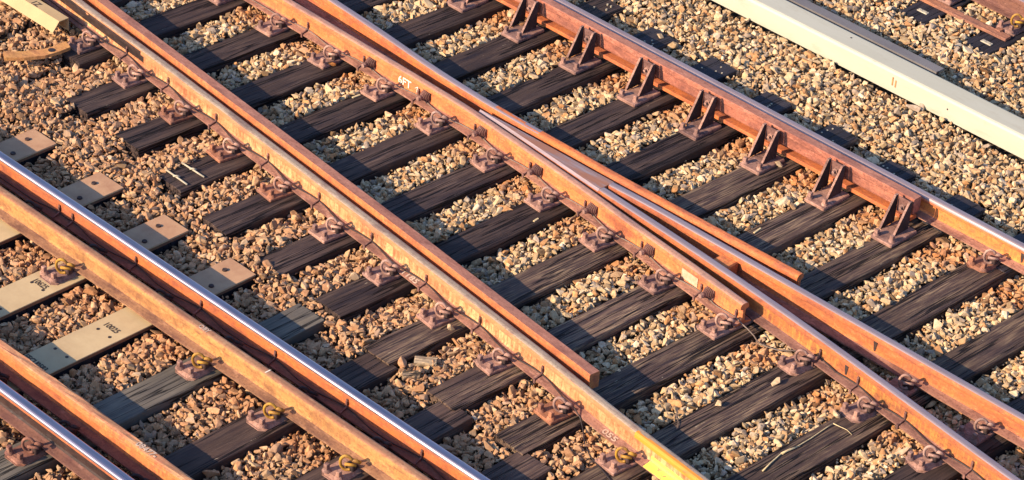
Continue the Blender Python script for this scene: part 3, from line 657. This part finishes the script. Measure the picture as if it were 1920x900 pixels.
mb = MB(); mb.prism([(0, 0), (0.058, 0.07), (0.142, 0.07), (0.142, -0.03), (0.136, -0.03), (0.136, 0.064), (0.061, 0.064), (0.006, -0.003)], 'x', -1.6, 0.0)
o = mb.build('trunking_cover', 'cream_dirty', None, (-13.99, 1.36, -0.12), 0); tag(o, 'short open end of dirty cream trunking at the top left', 'trunking')
text('1Z', 0.07, 'black_paint', o, (-14.33, 1.425, -0.0494), (1, 0, 0), (0, 1, 0), 'painted_mark', 1.0)
root = tag(empty('bent_strap', (-13.95, 1.1, -0.16)), 'bent brown steel strap with a bolt hole at the top left', 'metal strap')
mb = MB(); pl = [tuple(unproj(a, b, -0.13)) for a, b in ((8, 108), (45, 108), (85, 104), (112, 96), (132, 88))]
pu = [tuple(unproj(a, b, -0.13)) for a, b in ((6, 96), (45, 96), (80, 92), (102, 86), (124, 77))]
L0 = root.location; n = len(pl)
v = [(q[0]-L0.x, q[1]-L0.y, z-L0.z) for z in (-0.155, -0.13) for row in (pl, pu) for q in row]
f = []
for i in range(n-1):
    f += [(2*n+i, 2*n+i+1, 3*n+i+1, 3*n+i), (i, n+i, n+i+1, i+1), (i, i+1, 2*n+i+1, 2*n+i), (n+i+1, n+i, 3*n+i, 3*n+i+1)]
f += [(0, 2*n, 3*n, n), (n-1, 2*n-1, 4*n-1, 3*n-1)]
mb.add(v, f); mb.build('strap', 'rust_tan', root)
q = unproj(97, 94, -0.13); mb = MB(); mb.cyl((q[0]-L0.x, q[1]-L0.y, -0.131-L0.z), (q[0]-L0.x, q[1]-L0.y, -0.128-L0.z), 0.026, 0.026, 18); mb.build('bolt_hole', 'rubber', root)

# straps on the left end of one sleeper
for i, (a, b) in enumerate((((311, 318), (351, 346)), ((341, 305), (383, 332)))):
    q0, q1 = unproj(*a, ZS+0.008), unproj(*b, ZS+0.008); m = MB()
    c = (q0+q1)/2; m.tube([q0-c, (q1-q0)*0.1, q1-c], 0.0065, 6); m.tube([(-0.018, -0.012, 0.003), (0.0, 0.0, 0.010), (0.016, 0.016, 0.003)], 0.007, 6)
    tag(m.build('strap', 'strap_metal', None, tuple(c)), ['pale wire strap nearest the sleeper end, knotted in its middle', 'pale wire strap nearer the rail of the strapped sleeper, knotted'][i], 'strap', 'straps on one sleeper end')
# straw, twigs, wires
def strand(px, label, r=0.0035, mat='straw', name='straw_stalk', z=ZS+0.006, cat='straw'):
    pts = [unproj(a, b, z+(h if len(q) else 0)) for a, b, *q in px for h in [q[0] if q else 0]]
    c = pts[0]; m = MB(); m.tube([p-c for p in pts], r, 5, 0, 0.5); return tag(m.build(name, mat, None, tuple(c)), label, cat)
strand([(1430, 883), (1445, 868), (1463, 852), (1490, 840), (1520, 822), (1548, 803), (1562, 794, 0.01)], 'long dry straw stalk lying on the worn sleeper', 0.0055)
strand([(1562, 794, 0.01), (1575, 800), (1588, 806), (1597, 815)], 'short pale straw stalk trailing onto the ballast')
strand([(1465, 851), (1480, 843), (1500, 836)], 'thick flat straw blade beside the long stalk', 0.008)
strand([(1271, 766, 0.02), (1268, 780, 0.01), (1272, 792, 0.004), (1269, 805)], 'thin bent wire hanging by the sleeper', 0.0035, 'old_wire', 'wire', cat='wire')
strand([(1312, 756), (1313, 740, 0.02), (1311, 722, 0.04)], 'short upright rusty wire in the ballast', 0.0025, 'old_wire', 'wire', -0.2, 'wire')

# splinters of wood on sleepers: pale flakes, one thing each
for (a, b, c, d), lab in (((1005, 412, 0.05, 0.014), 'pale splinter on a dark sleeper left of the chalked rail'), ((1077, 448, 0.09, 0.012), 'long pale splinter on a sleeper below the wing rail'), ((1420, 432, 0.08, 0.014), 'pale splinter on the sleeper right of the vee'),
                          ((668, 180, 0.07, 0.016), 'thick pale splinter beside a wing rail baseplate'), ((1262, 252, 0.06, 0.008), 'thin pale sliver on the sleeper before a gusset bracket'), ((1613, 463, 0.06, 0.011), 'pale sliver on the sleeper before the last gusset bracket')):
    q = unproj(a, b, ZS+0.004); m = MB(); m.rbox(-c/2, c/2, -d/2, d/2, 0, 0.006, 0.002)
    tag(m.build('wood_splinter', 'straw', None, (q[0], q[1], ZS+0.0005), math.pi/2-PSI+random.uniform(-.15, .15)), lab, 'splinter', 'wood splinters')

# ------------------------------------------------------------------ rocks
from mathutils import geometry
import bmesh
def rock_proto(seed, npts=20):
    r = np.random.default_rng(seed); p = r.normal(size=(npts, 3)); p /= np.linalg.norm(p, axis=1)[:, None]
    p = np.sign(p)*np.abs(p)**0.75; p *= r.uniform(0.68, 1.15, (npts, 1)); p *= np.array([1.25, 0.84, 0.62])*r.uniform(0.78, 1.2, 3)
    bm = bmesh.new(); [bm.verts.new(q) for q in p]; res = bmesh.ops.convex_hull(bm, input=bm.verts)
    bmesh.ops.delete(bm, geom=list({e for e in res['geom_interior'] if isinstance(e, bmesh.types.BMVert)}), context='VERTS')
    bmesh.ops.bevel(bm, geom=list(bm.edges), offset=0.07, segments=1, affect='EDGES', clamp_overlap=True)
    bmesh.ops.triangulate(bm, faces=list(bm.faces)); bm.verts.index_update()
    v = np.array([q.co[:] for q in bm.verts]); f = np.array([[w.index for w in q.verts] for q in bm.faces]); bm.free(); return v, f
PR = [rock_proto(i, 10+i % 8) for i in range(40)]

def rotmats(n, r, flat=0.6):
    q = r.normal(size=(n, 4)); q /= np.linalg.norm(q, axis=1)[:, None]; w, x, y, z = q.T
    return np.stack([np.stack([1-2*(y*y+z*z), 2*(x*y-z*w), 2*(x*z+y*w)], -1), np.stack([2*(x*y+z*w), 1-2*(x*x+z*z), 2*(y*z-x*w)], -1), np.stack([2*(x*z-y*w), 2*(y*z+x*w), 1-2*(x*x+y*y)], -1)], -2)

RAILPATHS = [P1, P2, P3, P4, P5, P7, P8, P9, P10, P11, P12]
def hfield(x, y):
    u = x*CS-y*SN; v = x*SN+y*CS
    h = np.full(x.shape, -0.222)
    kf = (u-UC(0))/0.5655; t = np.clip((kf-np.floor(kf+0.0))*0.5655, 0, 0.5655); t = np.clip((t-0.122)/0.32, 0, 1)
    crib = -0.236+0.050*t
    intrack = (v > 0.28) & (v < 4.35)
    h = np.where(intrack, crib, h)
    h = np.where(v >= 4.30, -0.196-0.018*np.clip((4.75-v)/0.3, 0, 1), h)
    xj = (x+13.035)/0.648; tj = np.clip(((xj-np.floor(xj))*0.648-0.12)/0.40, 0, 1)
    h = np.where((y < 0.6) & (y > -2.0), -0.248+0.045*tj, h)
    h = np.where((y >= 0.5) & (v <= 0.28), -0.208, h)
    h = np.where((y < 0.0) & (y > -0.3), -0.27, h); h = np.where((y < -1.2) & (y > -1.6), -0.27, h)
    h = h+0.008*np.sin(x*5.1+1.3*np.sin(y*3))+0.007*np.sin(y*6.3+x*2)
    pit = np.exp(-(((x+14.0)/0.28)**2+((y-0.98)/0.22)**2)); h = h-0.07*pit
    return h
def blocked(x, y, r):
    sp = np.maximum(0, np.sin(x*9.1+2*np.sin(y*4.3))+np.sin(y*7.7-x*3.1)-0.3)*0.05
    u = x*CS-y*SN; v = x*SN+y*CS; b = np.zeros(x.shape, bool)
    for kk in VL:
        du = u-UC(kk); b |= (du > -0.122-0.45*r+sp*0.35) & (du < 0.122+0.8*r-sp*0.1) & (v > VL[kk]-0.7*r+sp*0.7) & (v < 4.45+1.05*r)
    for j, xc in T1X.items():
        dx = x-xc; b |= (dx > -0.12-0.5*r) & (dx < 0.12+0.85*r) & (y < Y1+0.7*r) & (y > Y0-0.7*r)
    for xc in (-10.95, -10.365, -9.775, -9.19, -8.6):
        b |= (abs(x-xc) < 0.122+0.6*r) & (y > 6.535-0.6*r)
    b |= (y > 5.525-0.7*r) & (y < 5.74+0.7*r)
    b |= (y > 5.805-0.6*r) & (y < 5.895+0.6*r) & (x < -9.6+r)
    return b
def visible(x, y, mx=0.22):
    q = np.stack([x, y, np.full(x.shape, -0.2)], -1)-CPOS; d = q@AF; px = 960+CF*(q@AR)/d; py = 450-CF*(q@AU)/d
    return (px > -1920*mx) & (px < 1920*(1+mx)) & (py > -900*mx*1.6) & (py < 900*(1+mx*1.6))

XS, YS, ZZ, RS = [], [], [], []
r = np.random.default_rng(11)
for layer, (sp, dz, r0, r1) in enumerate(((0.048, -0.032, 0.024, 0.035), (0.047, -0.010, 0.018, 0.036), (0.060, 0.003, 0.018, 0.038), (0.26, 0.006, 0.036, 0.048), (0.036, -0.004, 0.007, 0.017))):
    gx, gy = np.meshgrid(np.arange(-16.6, -4.4, sp), np.arange(-3.6, 9.0, sp)); gx = gx.ravel()+r.uniform(-0.5, 0.5, gx.size)*sp*1.1; gy = gy.ravel()+r.uniform(-0.5, 0.5, gy.size)*sp*1.1
    rad = r0+(r1-r0)*r.beta(1.7, 2.3, gx.size)
    keep = visible(gx, gy) & ~blocked(gx, gy, rad); gx, gy, rad = gx[keep], gy[keep], rad[keep]
    z = hfield(gx, gy)+dz+r.normal(0, 0.007, gx.size)
    for p in RAILPATHS:
        pp = np.array(p); d = np.abs(gy-np.interp(gx, pp[:, 0], pp[:, 1])); inr = (gx > pp[0, 0]) & (gx < pp[-1, 0]) & (d < 0.085+0.5*rad)
        z = np.where(inr, np.minimum(z, -0.168-0.85*rad), z)
    XS.append(gx); YS.append(gy); ZZ.append(z); RS.append(rad)
x, y, z, rad = map(np.concatenate, (XS, YS, ZZ, RS)); N = len(x)
# stone colours: pale quartzite, redder between the two tracks, rust dust along the rails
pal = np.array([(0.58, 0.47, 0.32), (0.50, 0.39, 0.26), (0.64, 0.54, 0.40), (0.46, 0.32, 0.20), (0.54, 0.32, 0.17), (0.38, 0.33, 0.29), (0.70, 0.62, 0.50)])
pick = r.choice(len(pal), N, p=[0.24, 0.21, 0.15, 0.15, 0.10, 0.09, 0.06]); col = pal[pick]*np.array([(1.07, 0.99, 0.86)])*r.uniform(0.66, 1.12, (N, 1))
vv = x*SN+y*CS
red = np.array([(0.52, 0.285, 0.155)])*r.uniform(0.5, 1.12, (N, 1))
f = np.clip((1.35-(y-0.11*(-(x+11))))/0.3, 0, 1)*r.uniform(0.35, 0.98, N); f = np.where(y > 1.6, 0, f)
col = col*(1-f[:, None])+red*f[:, None]
def rust_near(off, wdt, amt, p):
    global col
    pp = np.array(p); d = y-(np.interp(x, pp[:, 0], pp[:, 1])+off); w = np.clip(1-np.abs(d)/wdt, 0, 1)*amt*r.uniform(0.5, 1.1, N); w = np.clip(w, 0, 0.95)[:, None]
    col = col*(1-w)+np.array([(0.42, 0.165, 0.055)])*r.uniform(0.8, 1.2, (N, 1))*w
rust_near(-0.24, 0.26, 0.95, P11); rust_near(-0.12, 0.22, 0.75, P7); rust_near(-0.12, 0.15, 0.5, P5); rust_near(0, 0.2, 0.35, P10); rust_near(-0.1, 0.2, 0.5, P3)
dark = r.random(N) < 0.04; col[dark] *= 0.5
def rocks_mesh(name, x, y, z, rad, col, seed):
    r = np.random.default_rng(seed); n = len(x); Rm = rotmats(n, r); pi = r.integers(0, len(PR), n)
    V, F, K = [], [], []; off = 0
    for i, (pv, pf) in enumerate(PR):
        ix = np.nonzero(pi == i)[0]
        if not len(ix): continue
        vv_ = np.einsum('nij,vj->nvi', Rm[ix], pv)*rad[ix, None, None]; vv_[:, :, 2] *= 0.86
        vv_ += np.stack([x[ix], y[ix], z[ix]], -1)[:, None, :]
        nv = len(pv); V.append(vv_.reshape(-1, 3)); F.append((pf[None]+(off+np.arange(len(ix))*nv)[:, None, None]).reshape(-1, 3)); off += nv*len(ix)
        K.append(np.repeat(np.concatenate([col[ix], np.ones((len(ix), 1))], 1), nv, axis=0))
    V = np.concatenate(V); F = np.concatenate(F); K = np.concatenate(K)
    me = bpy.data.meshes.new(name); me.vertices.add(len(V)); me.vertices.foreach_set('co', V.ravel().astype(np.float32))
    me.loops.add(F.size); me.loops.foreach_set('vertex_index', F.ravel().astype(np.int32))
    me.polygons.add(len(F)); me.polygons.foreach_set('loop_start', (np.arange(len(F))*3).astype(np.int32))
    me.update(calc_edges=True)
    a = me.color_attributes.new('stone_colour', 'FLOAT_COLOR', 'POINT'); a.data.foreach_set('color', K.ravel().astype(np.float32))
    me.materials.append(M['stone']); me.polygons.foreach_set('use_smooth', np.zeros(len(F), bool)); me.validate()
    o = bpy.data.objects.new(name, me); C.objects.link(o); return o
tag(rocks_mesh('ballast', x, y, z, rad, col, 3), 'pale tan crushed stone ballast between the sleepers and rails', 'ballast', None, 'stuff')

# loose stones and broken wood lying on top
LS = [(1351, 757, 0.028, 'single round stone lying alone on the worn sleeper'), (1455, 716, 0.030, 'flat pale stone on the sleeper below the wing rail end'), (1567, 776, 0.034, 'upright stone beside the straw stalk'),
      (845, 613, 0.030, 'pale pointed stone wedged against a baseplate'), (622, 120, 0.026, 'rusty orange stone beside an upper wing rail baseplate'), (1460, 308, 0.026, 'rounded pale stone on a sleeper edge beside a bracket'), (1238, 68, 0.027, 'pale flat pebble on a far sleeper end')]
for i, (px, py, rr, lab) in enumerate(LS):
    q = unproj(px, py, ZS+rr*0.6); o = rocks_mesh('loose_stone', np.zeros(1), np.zeros(1), np.zeros(1), np.array([rr]), np.array([(0.50, 0.38, 0.24) if i != 4 else (0.45, 0.19, 0.06)]), 50+i)
    o.location = (q[0], q[1], ZS+rr*0.55); tag(o, lab, 'stone', 'loose stones on the sleepers')
for i, (px, py, s, a, lab) in enumerate(((797, 676, 0.13, 0.7, 'broad grey brown chunk of broken timber on the ballast'), (772, 703, 0.10, 1.0, 'narrow chunk of broken timber below the broad one'), (676, 567, 0.0, 0, ''))):
    if not lab: continue
    q = unproj(px, py, -0.19); mb = sleeper_mb(s, 0.075-0.02*i, 0.03, 900+i, 0.006, 0.006, 6)
    tag(mb.build('timber_chunk', 'split_wood', None, (q[0]-s*0.35, q[1]-0.04, -0.180), a), lab, 'wood chunk', 'chunks of broken timber')
